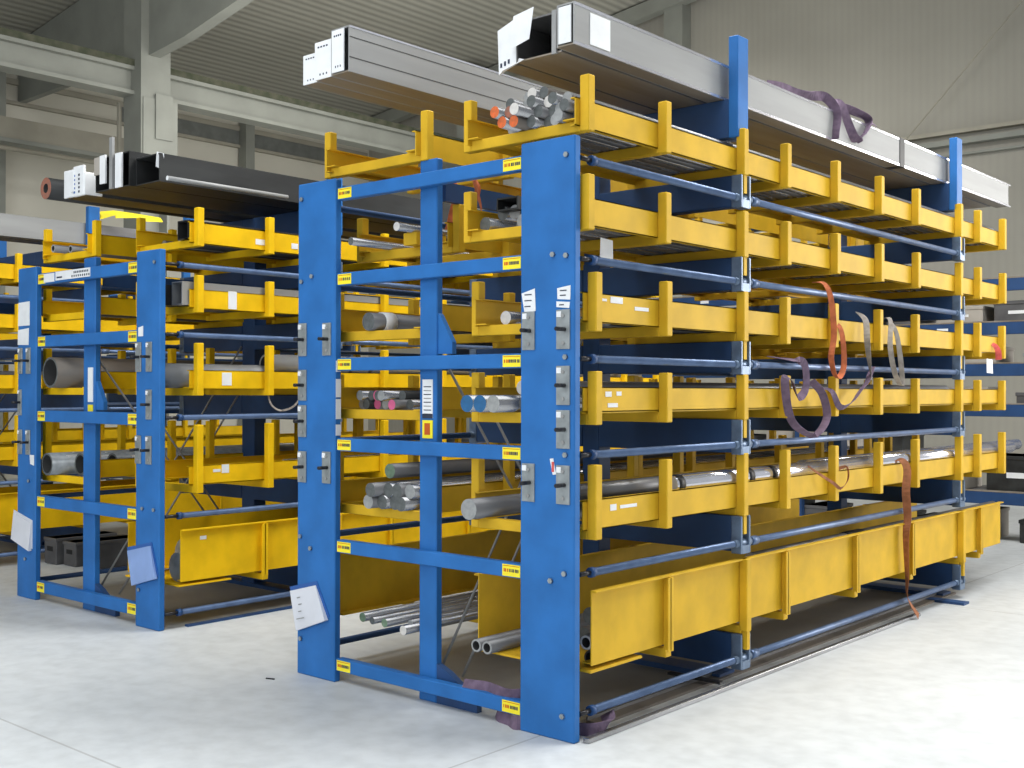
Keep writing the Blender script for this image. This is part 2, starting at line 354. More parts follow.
# ------------------------------------------------------------------ trays
def tray(rx, ry, side, xo, xi, Ys, z0, z1, b0, b1, label, group, armYs=(), drop=0., mat='yellow', lip=.03, zi1=None):
    """side=+1: outer face towards +X. xo/xi = faces of the outer / inner rails (world)."""
    Y = M[mat]; s = side
    T = thing('storage_tray', (rx+xo, ry+Ys[0], z0), label, 'tray', group)
    W = abs(xo-xi); zz = lambda z: z-z0
    def X(a): return -a*s            # a = distance inward from the outer rail face
    def bx(m, a0, a1, y0, y1, za, zb, mt=Y, bev=0):
        xa, xb = sorted((X(a0), X(a1))); m.box(xa, xb, y0-Ys[0], y1-Ys[0], zz(za), zz(zb), mt, bev)
    L0, L1 = Ys[0]-lip, Ys[-1]+.08
    zi1 = zi1 or z1
    # rails: L sections with an inward bottom flange
    m = MB(); bx(m, 0, .006, L0, L1, b0, b1); bx(m, .006, .075, L0, L1, z0+.052, z0+.058); bx(m, .0, .03, L0, L1, b1-.005, b1); bx(m,.0,.03,L0,L1,b0,b0+.004); m.build('side_rail', T)
    m = MB(); bx(m, W-.006, W, L0, L1, b0, b1); bx(m, W-.075, W-.006, L0, L1, z0+.052, z0+.058); bx(m, W-.03, W, L0, L1, b1-.005, b1); m.build('side_rail', T)
    for y in Ys:
        dz = 0
        isarm = any(abs(y-a) < .12 for a in armYs)
        m = MB(); bx(m, -.052, 0, y, y+.05, z0, z1, bev=.004)
        if isarm: bx(m, -.045, -.015, y+.010, y+.040, z0-drop, z0)
        m.build('upright', T)
        m = MB(); bx(m, W, W+.052, y, y+.05, z0, zi1, bev=.004); m.build('upright', T)
        m = MB(); bx(m, 0, W, y, y+.05, z0, z0+.052, bev=.003)
        m.build('cross_member', T)
    return T

def deep_tray(rx, ry, side, xo, xi, Ys, z0, p0, p1, yend, label, group, armYs=(), drop=0., mat='yellow', inner=True):
    Y = M[mat]; s = side
    T = thing('deep_tray', (rx+xo, ry+Ys[0], z0), label, 'tray', group)
    W = abs(xo-xi); zz = lambda z: z-z0
    def X(a): return -a*s
    def bx(m, a0, a1, y0, y1, za, zb, mt=Y, bev=0):
        xa, xb = sorted((X(a0), X(a1))); m.box(xa, xb, y0-Ys[0], y1-Ys[0], zz(za), zz(zb), mt, bev)
    for k, (a, sg) in enumerate(((0, -1), (W, 1))):
        if k and not inner: continue
        m = MB()
        bx(m, a, a-sg*.006, Ys[0], yend, p0, p1); bx(m, a-sg*.0, a+sg*.028, Ys[0]-.0, yend, p1-.008, p1); bx(m, a-sg*.006, a-sg*.07, Ys[0]+.02, yend, p0, p0+.006)
        m.build('side_panel', T)
        for y in Ys[1:]:
            m = MB()
            isarm = any(abs(y-b) < .12 for b in armYs)
            if isarm:
                bx(m, a, a+sg*.05, y, y+.05, p0-.05, p1+.0, bev=.004); bx(m, a+sg*.015, a+sg*.045, y+.010, y+.040, p0-.05-drop, p0-.05)
                m.build('upright', T)
            else:
                bx(m, a, a+sg*.040, y, y+.008, p0-.025, p1-.006); bx(m, a+sg*.034, a+sg*.040, y-.02, y+.028, p0-.03, p1-.012); m.build('rib', T)
    if s > 0:
        m = MB(); bx(m, -.006, W+.006, Ys[0]-.015, Ys[0]+.4, z0+.034, z0+.045); m.build('bottom_plate', T)
    for y in Ys[1:]:
        m = MB(); bx(m, -.012, W+.012, y, y+.05, z0, z0+.045, bev=.003); m.build('cross_member', T)
    return T

YS1 = [.06, .70, 1.475, 1.98, 2.64, 3.31, 3.95, 4.80, 5.22, 5.82]
YS2 = [.12, .71, 1.475, 1.97, 2.61, 3.29, 3.93, 4.80, 5.21, 5.80]
ARMS = (1.46, 4.80)
rods = [2.662, 2.2015, 1.7447, 1.3034, .7607, .1258]
beams = [2.711, 2.241, 1.775, 1.336, .779, .131]
bases = [2.787, 2.335, 1.872, 1.441, .912, .265]
tops = [3.045, 2.59, 2.146, 1.689, 1.257]
rl = [(2.812, 2.941), (2.364, 2.494), (1.918, 2.055), (1.50, 1.616), (.953, 1.092)]
platesR = [(-.308, -.232, 1.788, 1.968, 0), (-.102, -.024, 1.788, 1.969, 0), (-.102, -.024, 1.533, 1.712, 0), (-.102, -.024, 1.334, 1.510, 0), (-.102, -.024, 1.08, 1.258, 0), (-.308, -.232, 1.08, 1.258, 0)]
platesL = [(-1.972, -1.90, 1.79, 1.975, 1), (-1.76, -1.69, 1.79, 1.97, 1), (-1.972, -1.90, 1.54, 1.713, 1), (-1.972, -1.90, 1.335, 1.514, 1), (-1.972, -1.90, 1.08, 1.255, 1), (-1.76, -1.69, 1.085, 1.26, 1)]
TOP = (3.215, 3.56)
R1 = rack((0, 0, 0), rods, bases, beams, .070, 2.762, 1.982, .3236, ARMS, 6.0, TOP, platesR+platesL,
          'nearest blue crank-out cantilever rack carrying yellow trays of metal bars')
bolts(R1, [(-.047, 2.675), (-.047, 2.215), (-.125, 2.225), (-.05, 1.752), (-.05, 1.306), (-.055, .765), (-.135, .725), (-.065, .115),
           (-1.945, 2.675), (-1.945, 2.21), (-1.855, 2.235), (-1.95, .775), (-1.86, .715), (-1.945, .2)])
m = MB(); slip(m, [(-.314, 2.055), (-.233, 2.075), (-.228, 1.97), (-.296, 1.965)], -.003, M['paper'], 3); m.build('paper_slip', R1)
m = MB(); slip(m, [(-.100, 2.068), (-.022, 2.078), (-.024, 2.012), (-.098, 2.018)], -.003, M['paper'], 2); m.build('paper_slip', R1)
m = MB(); slip(m, [(-.104, 2.008), (-.026, 2.002), (-.030, 1.974), (-.104, 1.982)], -.003, M['paper'], 1); m.build('paper_slip', R1)
m = MB(); slip(m, [(-.142, 1.285), (-.122, 1.288), (-.104, 1.215), (-.124, 1.212)], -.003, M['paper'], 0); m.box(-.13, -.116, -.0042, -.0028, 1.225, 1.272, M['strap_red']); m.build('paper_slip', R1)
m = MB(); m.box(-1.046, -.972, .0665, .07, 1.455, 1.655, M['paper'])
for i in range(8): m.box(-1.036, -.982, .0655, .0666, 1.475+i*.02, 1.480+i*.02, M['ink'] if i % 2 else M['grey_end'])
m.box(-1.046, -.972, .0655, .067, 1.455, 1.478, M['ink']); m.build('load_table', R1)
m = MB(); m.box(-1.046, -.972, .0665, .07, 1.352, 1.445, M['sticker']); m.box(-1.03, -.99, .0655, .0666, 1.37, 1.43, M['red_ink']); m.build('warning_label', R1)
for i, (z0, z1) in enumerate(((1.70,1.76),(1.56,1.66),(1.44,1.55),(1.35,1.41))):
    m = MB(); m.box(-1.657, -1.6555, .005, .04, z0, z1, M['paper']); m.build('paper_slip', R1)

for i in range(5):
    ys = YS1 if i < 2 else YS2
    tray(0, 0, 1, -.02, -.70, ys, bases[i], tops[i], rl[i][0], rl[i][1],
         'yellow steel tray, %s from the top on the right-hand face of the nearest rack' % ['highest', 'second', 'third', 'fourth', 'fifth'][i] if i else 'yellow steel tray, highest one on the right-hand face of the nearest rack',
         'yellow trays on the right face of the near rack', ARMS, .10)
    tray(0, 0, -1, -1.775, -1.06, ([.30]+ys[1:]) if i == 1 else ys, bases[i], tops[i], rl[i][0], rl[i][1],
         'yellow steel tray, %s from the top on the left-hand side of the nearest rack' % ['highest', 'second', 'third', 'fourth', 'fifth'][i] if i else 'empty yellow steel tray, highest one on the left-hand side of the nearest rack',
         'yellow trays on the left side of the near rack', ARMS, .10)
YD = [.13, .73, 1.475, 1.97, 2.93, 3.85, 4.80, 5.24]
deep_tray(0, 0, 1, .0, -.71, YD, .265, .330, .677, 5.80, 'deep yellow panelled tray at the bottom right of the nearest rack', 'deep bottom trays of the near rack', ARMS, .10)
deep_tray(0, 0, -1, -1.83, -1.12, YD, .265, .330, .677, 5.80, 'deep yellow panelled tray at the bottom left of the nearest rack', 'deep bottom trays of the near rack', ARMS, .10, inner=False)

# ------------------------------------------------------------------ second and third racks
OX, OY = -3.54, .09
rods2 = [2.44, 1.97, 1.412, .753, .105]
bases2 = [2.576, 2.124, 1.56, .897, .265]
tops2 = [2.84, 2.378, 1.918, 1.362]
rl2 = [(2.602, 2.745), (2.156, 2.286), (1.605, 1.734), (.954, 1.082)]
beams2 = [2.478, 2.006, 1.442, .795, .148]
plates2 = []
for xr in (0, -1.69):
    for (z0, z1) in ((1.72, 1.92), (1.10, 1.29)):
        plates2 += [(xr-.29, xr-.22, z0, z1, 0), (xr-.16, xr-.09, z0, z1, 0)]
plates2 += [(-.16, -.09, 1.40, 1.60, 0), (-1.98+.0, -1.92, 1.40, 1.60, 0)]
TOP2 = (3.0, 3.36)
R2 = rack((OX, OY, 0), rods2, bases2, beams2, .085, 2.535, 1.99, .29, ARMS, 6.0, TOP2, plates2,
          'blue crank-out cantilever rack standing second, left of the nearest rack', column_x=(-1.12, -.955), rodY0=.14)
bolts(R2, [(-.06, 2.45), (-.2, .8), (-.06, .8), (-1.8, .9), (-1.85, .3), (-.24, .25)])
m = MB(); slip(m, [(-1.98, 2.27), (-1.80, 2.275), (-1.80, 2.09), (-1.985, 2.09)], -.003, M['paper']); m.build('paper_slip', R2)
m = MB(); slip(m, [(-1.985, 2.06), (-1.81, 2.07), (-1.815, 1.94), (-1.99, 1.945)], -.003, M['paper']); m.build('paper_slip', R2)
m = MB(); m.box(-1.60, -1.44, .008, .0115, 2.405, 2.47, M['paper']); m.box(-1.42, -.92, .007, .0115, 2.41, 2.475, M['paper'])
for i in range(9): m.box(-1.18+i*.03, -1.165+i*.03, .0062, .0072, 2.42, 2.435, M['ink']); m.box(-1.15+i*.024, -1.135+i*.024, .0062, .0072, 2.447, 2.462, M['ink'])
m.box(-1.40, -1.32, .0062, .0072, 2.425, 2.437, M['ink']); m.build('paper_label', R2)
m = MB(); m.box(-1.05, -.98, .066, .07, 1.51, 1.76, M['paper']); m.box(-1.05, -.98, .066, .07, 1.40, 1.49, M['sticker']); m.build('load_table', R2)
m = MB(); slip(m, [(-.26, 2.02), (-.20, 2.03), (-.20, 1.96), (-.26, 1.96)], -.003, M['paper']); m.build('paper_slip', R2)
m = MB(); slip(m, [(-1.79, 1.10), (-1.72, 1.10), (-1.72, 1.02), (-1.78, 1.03)], -.003, M['paper']); m.build('paper_slip', R2)
YR2 = [.27, .86, 1.475, 1.98, 2.64, 3.33, 3.96, 4.81, 5.26, 5.83]
YR2L = [.12, .75, 1.47, 1.98, 2.64, 3.33, 3.96, 4.81, 5.26, 5.83]
for i in range(4):
    tray(OX, OY, 1, -.02, -.70, YR2, bases2[i], tops2[i], rl2[i][0], rl2[i][1],
         'yellow steel tray, %s from the top on the right side of the second rack' % ['highest', 'second', 'third', 'fourth'][i] if i else 'yellow steel tray, highest one on the right side of the second rack',
         'yellow trays on the right side of the second rack', ARMS, .10, mat='yellow2')
    tray(OX, OY, -1, -1.78, -1.10, YR2L, bases2[i], tops2[i], rl2[i][0], rl2[i][1],
         'yellow steel tray, %s from the top on the left side of the second rack' % ['highest', 'second', 'third', 'fourth'][i] if i else 'yellow steel tray, highest one on the left side of the second rack',
         'yellow trays on the left side of the second rack', ARMS, .10, mat='yellow2')
YD2 = [.15, .81, 1.47, 2.05, 2.95, 3.78, 4.81, 5.40]
deep_tray(OX, OY, 1, .02, -.64, YD2, .245, .310, .66, 5.80, 'deep yellow panelled tray at the bottom right of the second rack', 'deep bottom trays of the second rack', ARMS, .08, mat='yellow2')
# third rack: only its right side shows
PX, PY = -7.06, .05
R3 = rack((PX, PY, 0), rods2, bases2, beams2, .085, 2.535, 1.99, .29, ARMS, 6.0, TOP2, [],
          'blue cantilever rack farthest left, mostly hidden behind the second rack', column_x=(-1.07, -.90))
for i in range(4):
    tray(PX, PY, 1, -.02, -.70, YR2L, bases2[i], tops2[i], rl2[i][0], rl2[i][1],
         'yellow steel tray at far left behind the second rack, %s of the stack' % ['highest', 'second', 'third', 'fourth'][i],
         'yellow trays on the farthest left rack', ARMS, .10, mat='yellow2')
deep_tray(PX, PY, 1, .0, -.64, YD2, .245, .310, .66, 5.80, 'deep yellow panelled tray low at far left behind the second rack', None, ARMS, .08, mat='yellow2')
# fourth row glimpsed through the others
SX = -10.6
R4 = rack((SX, .05, 0), rods2, bases2, beams2, .085, 2.535, 1.99, .29, ARMS, 6.0, TOP2, [],
          'hindmost blue cantilever rack glimpsed dimly through the openings of the others', column_x=(-1.07, -.90))
for i in range(4):
    tray(SX, .05, 1, -.02, -.70, YR2L, bases2[i], tops2[i], rl2[i][0], rl2[i][1],
         'yellow steel tray on the hindmost rack, %s of its stack, barely visible' % ['highest', 'second', 'third', 'fourth'][i],
         'yellow trays on the hindmost rack', ARMS, .10, mat='yellow2')

# ------------------------------------------------------------------ stock: bars, pipes, profiles
def bar(x, y0, y1, z, r, mat, end, label, group=None, inner=None, name='round_bar', n=16, cat='metal bar'):
    m = MB()
    if inner:
        m.cyl((0, 0, 0), (0, y1-y0, 0), r, M[mat], n, cap=M[end], inner=inner, bore=M['pvc'])
    else:
        m.cyl((0, 0, 0), (0, y1-y0, 0), r, M[mat], n, cap=M[end])
    o = m.build(name, loc=(x, y0, z)); return tag(o, label, cat, group)

def tube(x0, x1, y0, y1, z0, z1, mat, label, group=None, t=.008, name='hollow_section', matb=None, bore='pvc', cat='metal profile'):
    """rectangular hollow section along Y"""
    m = MB(); w = x1-x0; h = z1-z0; L = y1-y0
    T = M[mat]; U = M[matb or mat]
    m.box(0, t, 0, L, 0, h, T); m.box(w-t, w, 0, L, 0, h, T); m.box(t, w-t, 0, L, h-t, h, T); m.box(t, w-t, 0, L, 0, t, U)
    m.box(t, w-t, .12, L-.12, t, t+.002, M[bore]); m.box(t, w-t, .25, .26, t, h-t, M[bore])
    o = m.build(name, loc=(x0, y0, z0)); return tag(o, label, cat, group)

def pile(x0, rows, r, zbase, y0, y1, mats, ends, where, group, jitter=.25, first=None, inner=None, name='round_bar', kindword='round steel bar'):
    """rows of bars resting in the hollows; labels count from the left"""
    words = ['first', 'second', 'third', 'fourth', 'fifth', 'sixth', 'seventh', 'eighth', 'ninth', 'tenth']
    colw = {'steel': 'bright', 'grey_steel': 'grey', 'dark_steel': 'dark', 'brown_steel': 'brownish', 'chrome': 'polished', 'galv': 'pale grey'}
    k = 0
    for j, n in enumerate(rows):
        for i in range(n):
            x = x0+(2*r*1.01)*i+j*r*1.01
            z = zbase+r+j*r*1.74
            mt = mats[k % len(mats)]; en = ends[k % len(ends)]
            yy = y0+random.uniform(0, jitter) if not first else y0+first[k % len(first)]
            lab = '%s %s, %s from left %s%s' % (colw.get(mt, 'grey'), kindword, words[i], ('in %s layer ' % ['lowest', 'second', 'third', 'topmost'][j]) if len(rows) > 1 else '', where)
            bar(x, yy, y1, z, r, mt, en, lab, group, inner, name)
            k += 1

ct = [b+.052 for b in bases]            # top of the cross members
# T1 bundle on the near rack's highest tray
pile(-.455, [8, 7, 6, 3], .028, ct[0]-.0, -.03, 5.95, ['grey_steel', 'steel', 'brown_steel', 'steel', 'grey_steel', 'steel', 'grey_steel'],
     ['grey_end', 'orange_end', 'orange_end', 'dark_end', 'dark_end', 'grey_end', 'grey_end', 'dark_end', 'orange_end', 'rust_end', 'white_end', 'dark_end', 'dark_end', 'grey_end', 'dark_end', 'dark_end', 'grey_end', 'dark_end', 'white_end', 'dark_end', 'grey_end', 'grey_end', 'white_end', 'dark_end'],
     'of near rack top tray bundle', 'round bars bundled on the top tray of the near rack', first=[.12, -.02, 0, .06, .12, .10, .05, .12, -.04, .0, -.03, .08, .12, .10, .06, .04, .10, .06, .12, .08, .12, .14, .10, .12])
pile(-.64, [8, 3], .036, ct[1], .10, 5.9, ['steel', 'grey_steel', 'steel', 'brown_steel'], ['dark_end', 'grey_end'], 'on near rack second tray', 'round bars on the second tray of the near rack')
tube(-.60, -.46, .14, 5.8, ct[1]+.100, ct[1]+.165, 'dark_steel', 'dark grey rectangular tube lying on the bars of the near rack second tray')
pile(-.545, [1], .034, ct[2], .0, 5.9, ['steel'], ['white_end'], 'on near rack third tray', None)
pile(-.44, [5], .03, ct[2], .5, 5.9, ['grey_steel', 'dark_steel', 'steel'], ['grey_end'], 'right of pale-ended bar, third tray', 'bars on the third tray of the near rack')
for x, e, t, y0 in ((-.650, 'blue_end', 'blue-ended round bar, outermost left on the near rack fourth tray', -.02), (-.564, 'blue_end', 'blue-ended round bar beside the grey-ended bar on the fourth tray', -.02), (-.478, 'grey_end', 'thick grey-ended round bar right of the two blue-ended bars', -.02), (-.392, 'dark_end', 'dark-ended round bar just left of the post on the fourth tray', .12)):
    bar(x, y0, 5.9, ct[3]+.042, .042, 'steel', e, t, 'bars on the fourth tray of the near rack')
bar(-.50, .22, 5.9, ct[3]+.042+.078, .036, 'grey_steel', 'white_end', 'pale-ended round bar lying on top of the others, fourth tray', 'bars on the fourth tray of the near rack')
pile(-.31, [4], .035, ct[3], .6, 5.8, ['grey_steel', 'steel', 'dark_steel'], ['grey_end'], 'behind the post, fourth tray', 'bars on the fourth tray of the near rack')
bar(-.655, .0, 5.6, ct[4]+.052, .052, 'grey_steel', 'grey_end', 'thick dull grey round bar jutting out left of the post, fifth tray', 'thick bars on the fifth tray of the near rack')
bar(-.26, .3, 5.9, ct[4]+.056, .056, 'grey_steel', 'grey_end', 'thick grey round bar on fifth tray, middle of three', 'thick bars on the fifth tray of the near rack')
bar(-.085, .80, 5.9, ct[4]+.05, .05, 'grey_steel', 'grey_end', 'thick grey round bar behind the rail under the chromed ones, fifth tray', 'thick bars on the fifth tray of the near rack')
bar(-.15, .16, 1.6, ct[4]+.05+.092, .048, 'grey_steel', 'grey_end', 'dull grey round bar just behind the near post above the fifth rail', None)
b = bar(-.088, .92, 3.35, ct[4]+.05+.098, .048, 'chrome', 'white_end', 'shiny chromed round bar with black bands above the fifth rail, near half', None)
for y in (.02, .75, 1.02):
    m = MB(); m.cyl((0, y, 0), (0, y+.06, 0), .0495, M['black'], 16); m.build('band', b)
bar(-.08, 3.05+.33, 6.30, ct[4]+.05+.098, .050, 'chrome', 'white_end', 'shiny chromed round bar above the fifth rail, far half', None)
b = bar(-.19, 2.6, 6.85, ct[4]+.05+.10, .048, 'chrome', 'white_end', 'shiny chromed round bar sticking out farthest beyond the fifth tray', None)
bar(-.45, .5, 5.9, ct[4]+.04, .04, 'brown_steel', 'dark_end', 'brown round bar lying behind the thick ones, fifth tray', 'thick bars on the fifth tray of the near rack')
z6 = .265+.045
for x, r, t, y0 in ((-.650, .032, 'open grey pipe end, left of the pair on the bottom tray', .05), (-.578, .032, 'open grey pipe end, right of the pair on the bottom tray', .05)):
    bar(x, y0, 5.7, z6+r, r, 'grey_steel', 'grey_end', t, 'grey pipes on the bottom tray', inner=r*.70, name='steel_pipe', cat='pipe')
bar(-.055, .16, 5.6, z6+.04+.075, .034, 'grey_steel', 'white_end', 'pale-rimmed open pipe end right beside the near post, bottom tray', 'grey pipes on the bottom tray', inner=.024, name='steel_pipe', cat='pipe')
bar(-.06, .2, 5.6, z6+.036, .036, 'grey_steel', 'dark_end', 'grey pipe under the pale-rimmed one, bottom tray', 'grey pipes on the bottom tray', inner=.026, name='steel_pipe', cat='pipe')
pile(-.44, [4, 2], .045, z6, .4, 5.7, ['grey_steel', 'brown_steel'], ['dark_end'], 'in near rack bottom tray', 'dull bars in the bottom tray of the near rack')
b = bar(-.16, 1.9, 6.1, .60, .05, 'grey_steel', 'white_end', 'long pale round bar on top in the bottom tray, with black strap', None)
m = MB(); m.cyl((0, 1.25, 0), (0, 1.5, 0), .055, M['black'], 14); m.build('strap', b)
bar(-.15, 2.4, 5.6, .505, .045, 'grey_steel', 'grey_end', 'grey round bar lying under the long pale one, bottom tray', None)
bar(-.17, 2.3, 5.6, .415, .045, 'grey_steel', 'grey_end', 'grey round bar, middle of the upright pile in bottom tray', None)
bar(-.16, 2.2, 5.6, z6+.03, .03, 'grey_steel', 'grey_end', 'grey round bar beneath the pile, bottom tray', None)

# left side trays of near rack
bar(-1.555, .02, 5.7, ct[1]+.022, .022, 'steel', 'dark_end', 'thin bright round bar alone on the left second tray', None)
bar(-1.66, .42, 5.7, ct[1]+.03, .03, 'grey_steel', 'grey_end', 'grey round bar behind the thin bright one, left second tray', None)
bar(-1.30, .12, 5.7, ct[1]+.03+.06, .024, 'steel', 'white_end', 'pale-ended thin round bar high on the left second tray', None)
box('packing_block', (-1.35, -1.25, .22, .45, ct[1], ct[1]+.066), M['yellow']).name = 'packing_block'
tag(bpy.data.objects['packing_block'], 'small yellow packing block under a thin bar, left second tray', 'block')
b = bar(-1.50, .10, 5.7, ct[2]+.05, .05, 'grey_steel', 'dark_end', 'dark-ended thick round bar with white tape, left third tray', None)
m = MB(); m.cyl((0, .09, 0), (0, .17, 0), .0565, M['paper'], 14); m.build('tape', b)
bar(-1.25, .30, 5.7, ct[2]+.05, .05, 'dark_steel', 'dark_end', 'dark round bar beside the taped one, left third tray', None)
pile(-1.68, [8, 6], .028, ct[3], .12, 5.7, ['steel', 'dark_steel', 'grey_steel', 'steel'], ['grey_end', 'dark_end', 'pink_end', 'dark_end'], 'on left fourth tray', 'thin bars on the left fourth tray of the near rack', jitter=.12)
pile(-1.42, [4, 4], .038, ct[4], .03, 5.7, ['grey_steel', 'steel'], ['grey_end', 'dark_end', 'dark_end', 'dark_end', 'dark_end', 'dark_end', 'dark_end', 'grey_end'], 'on left fifth tray', 'eight round bars stacked on the left fifth tray', first=[.0, .03, .05, .02, -.02, .04, .03, .05], kindword='round bar')
bar(-1.38, .15, 5.7, ct[4]+.038*5.2, .040, 'grey_steel', 'green_end', 'grey bar with greenish end on top of the stack, left fifth tray', None)
for i, (x, y0, e, r, lab) in enumerate(((-1.62, .17, 'green_end', .026, 'bright round bar with green end, leftmost on left bottom tray'), (-1.53, .16, 'dark_end', .020, 'thin bright round bar, second from left on left bottom tray'), (-1.42, .15, 'green_end', .024, 'bright round bar with greenish end, third on left bottom tray'), (-1.32, .25, 'grey_end', .020, 'thin bright round bar, fourth on left bottom tray'), (-1.20, .08, 'white_end', .025, 'bright pale-ended round bar nearest the column, left bottom tray'))):
    bar(x, y0, 5.7, z6+r, r, 'steel', e, lab, 'bright bars on the left bottom tray')

# profiles lying on the very top of the near rack
def wrap(o, x0, x1, z0, z1, y, print_=True, mat='paper'):
    m = MB(); m.box(x0, x1, y-.006, y, z0, z1, M[mat])
    if print_:
        w = x1-x0; h = z1-z0
        for i in range(4): m.box(x0+w*(.18+.17*i), x0+w*(.28+.17*i), y-.0075, y-.006, z1-h*.16, z1-h*.12, M['ink'])
        for i in range(3): m.box(x0+w*(.3+.2*i), x0+w*(.36+.2*i), y-.0075, y-.006, z0+h*.1, z0+h*.15, M['ink'])
    return m.build('wrapper', o)
tz = TOP[0]
a = tube(-.195, -.09, .11, 6.30, tz, tz+.20, 'galv', 'long pale aluminium section on top, nearest the right edge', 'profiles on top of the near rack', matb='galv_brown')
wrap(a, .016, .09, .012, .185, -.002, False)
m = MB(); m.box(.105, .108, .12, .28, .025, .175, M['paper']); m.build('wrapper', a)
m = MB(); m.box(.105, .1065, 0, 6.24, .185, .20, M['chrome']); m.box(.105, .1065, 0, 6.24, 0, .015, M['chrome']); m.build('edge_strip', a)
m = MB(); m.box(-.003, .110, 3.80, 3.88, -.003, .204, M['black']); m.build('strap', a)
b = tube(-.50, -.21, .17, 6.20, tz, tz+.20, 'grey_steel', 'broad dark section on top of the near rack, between two pale ones', 'profiles on top of the near rack', matb='galv_brown')
m = MB(); m.poly([(.0,-.02,.225),(.13,-.02,.245),(.11,-.03,.09),(-.02,-.03,.06)], [(0,1,2,3)], M['paper']); m.build('paper_sheet', b)
m = MB(); m.box(.235, .262, -.012, .0, -.005, .205, M['galv']); m.build('end_flange', b)
c = tube(-.63, -.51, .21, 6.2, tz, tz+.17, 'grey_steel', 'grey section on top with a large white sheet on its end', 'profiles on top of the near rack', matb='galv_brown')
m = MB(); m.poly([(-.01,-.02,.19),(.125,-.02,.235),(.125,-.02,.03),(-.0,-.02,-.035)], [(0,1,2,3)], M['paper'])
m.poly([(.0,-.02,-.035),(.125,-.02,.03),(.20,-.06,-.0),(.06,-.06,-.03)], [(0,1,2,3)], M['paper'])
for i in range(3): m.box(.01+i*.025, .022+i*.025, -.0225, -.0212, .0+i*.006, .022+i*.006, M['ink'])
m.build('paper_sheet', c)
a = tube(-1.375, -1.235, -.27, 6.0, tz, tz+.235, 'galv', 'tallest pale section of the left group on top of the near rack', 'pale sections on top left of the near rack', matb='galv_brown')
wrap(a, .012, .105, .01, .225, -.002); m = MB(); m.box(.14, .1412, 0, 6.26, .072, .077, M['seam']); m.box(.14, .1412, 0, 6.26, .175, .180, M['seam']); m.build('seam', a)
m = MB(); m.box(.14, .1415, 0, 6.26, .225, .235, M['chrome']); m.build('edge_strip', a)
b = tube(-1.51, -1.38, -.26, 6.0, tz, tz+.195, 'galv', 'middle pale section of the left group, white wrapped end', 'pale sections on top left of the near rack', matb='galv_brown')
wrap(b, 0, .13, .0, .195, -.002)
c = tube(-1.63, -1.515, -.24, 6.0, tz, tz+.155, 'galv', 'lowest pale section at the outer left of the group on top', 'pale sections on top left of the near rack', matb='galv_brown')
wrap(c, 0, .115, .0, .155, -.002)

# ------------------------------------------------------------------ stock in the second rack
c2 = [z+.052 for z in bases2]
QX = OX
tube(QX-.17, QX-.04, .33, 6.0, c2[0], c2[0]+.13, 'dark_steel', 'black square tube on the highest right tray of the second rack')
pile(QX-.66, [4], .03, c2[0], .5, 5.9, ['grey_steel', 'dark_steel'], ['grey_end', 'white_end'], 'on second rack top right tray', 'bars on the top right tray of the second rack')
tube(QX-.16, QX-.035, .28, 6.0, c2[1], c2[1]+.16, 'galv', 'pale section with dark open end, second rack second tray')
tube(QX-.32, QX-.17, .24, 6.0, c2[1], c2[1]+.14, 'dark_steel', 'dark section left of the pale one, second rack second tray')
pile(QX-.66, [2], .07, c2[1], .4, 5.9, ['brown_steel'], ['dark_end'], 'second rack second tray', 'brownish bars on the second tray of the second rack')
b = bar(QX-.22, .19, 2.0, c2[2]+.085, .085, 'galv', 'grey_end', 'thick pale grey roll on the third right tray of second rack', 'rolls on the third right tray of the second rack', inner=.07, name='steel_pipe', cat='pipe')
b = bar(QX-.14, 1.05, 5.8, c2[2]+.085+.09, .075, 'galv', 'grey_end', 'pale banded pipe lying higher on the third right tray, second rack', 'rolls on the third right tray of the second rack', inner=.06, name='steel_pipe', cat='pipe')
for y in (.3, .75, .95): m = MB(); m.cyl((0, y, 0), (0, y+.03, 0), .078, M['grey_steel'], 16); m.build('band', b)
pile(QX-.62, [3], .06, c2[2], .6, 5.8, ['brown_steel', 'grey_steel'], ['dark_end'], 'third right tray, second rack', 'bars on the third right tray of the second rack')
pile(QX-.5, [5], .04, c2[3], 1.3, 5.8, ['steel', 'grey_steel'], ['grey_end'], 'fourth right tray, second rack', 'bars on the fourth right tray of the second rack')
bar(QX-.1, 1.2, 5.8, c2[3]+.07, .07, 'steel', 'grey_end', 'thick bright bar on the fourth right tray of the second rack', None)
zz2 = .245+.045
b = bar(QX-.36, .52, 3.2, zz2+.13, .13, 'film', 'film', 'fat film-wrapped roll left of the post in the bottom tray, second rack', None, name='wrapped_roll', cat='roll')
bar(QX-.115, .30, 3.2, zz2+.10, .10, 'film', 'film', 'second film-wrapped roll right of the first, bottom tray, second rack', None, name='wrapped_roll', cat='roll')
for k, (y, w) in enumerate(((1.15, 'left'), (1.45, 'right'))):
    m = MB()
    for j in range(18):
        t0 = 2*pi*j/18; t1 = 2*pi*(j+1)/18
        m.cyl((.09*math.cos(t0), .14*math.sin(t0), 0), (.09*math.cos(t1), .14*math.sin(t1), 0), .035, M['black'], 8)
    tag(m.build('hose_coil', loc=(QX-.15, y, zz2+.26+.03)), '%s of two black hose coils on the roll in bottom tray' % w, 'coil', 'black hose coils in the bottom tray')
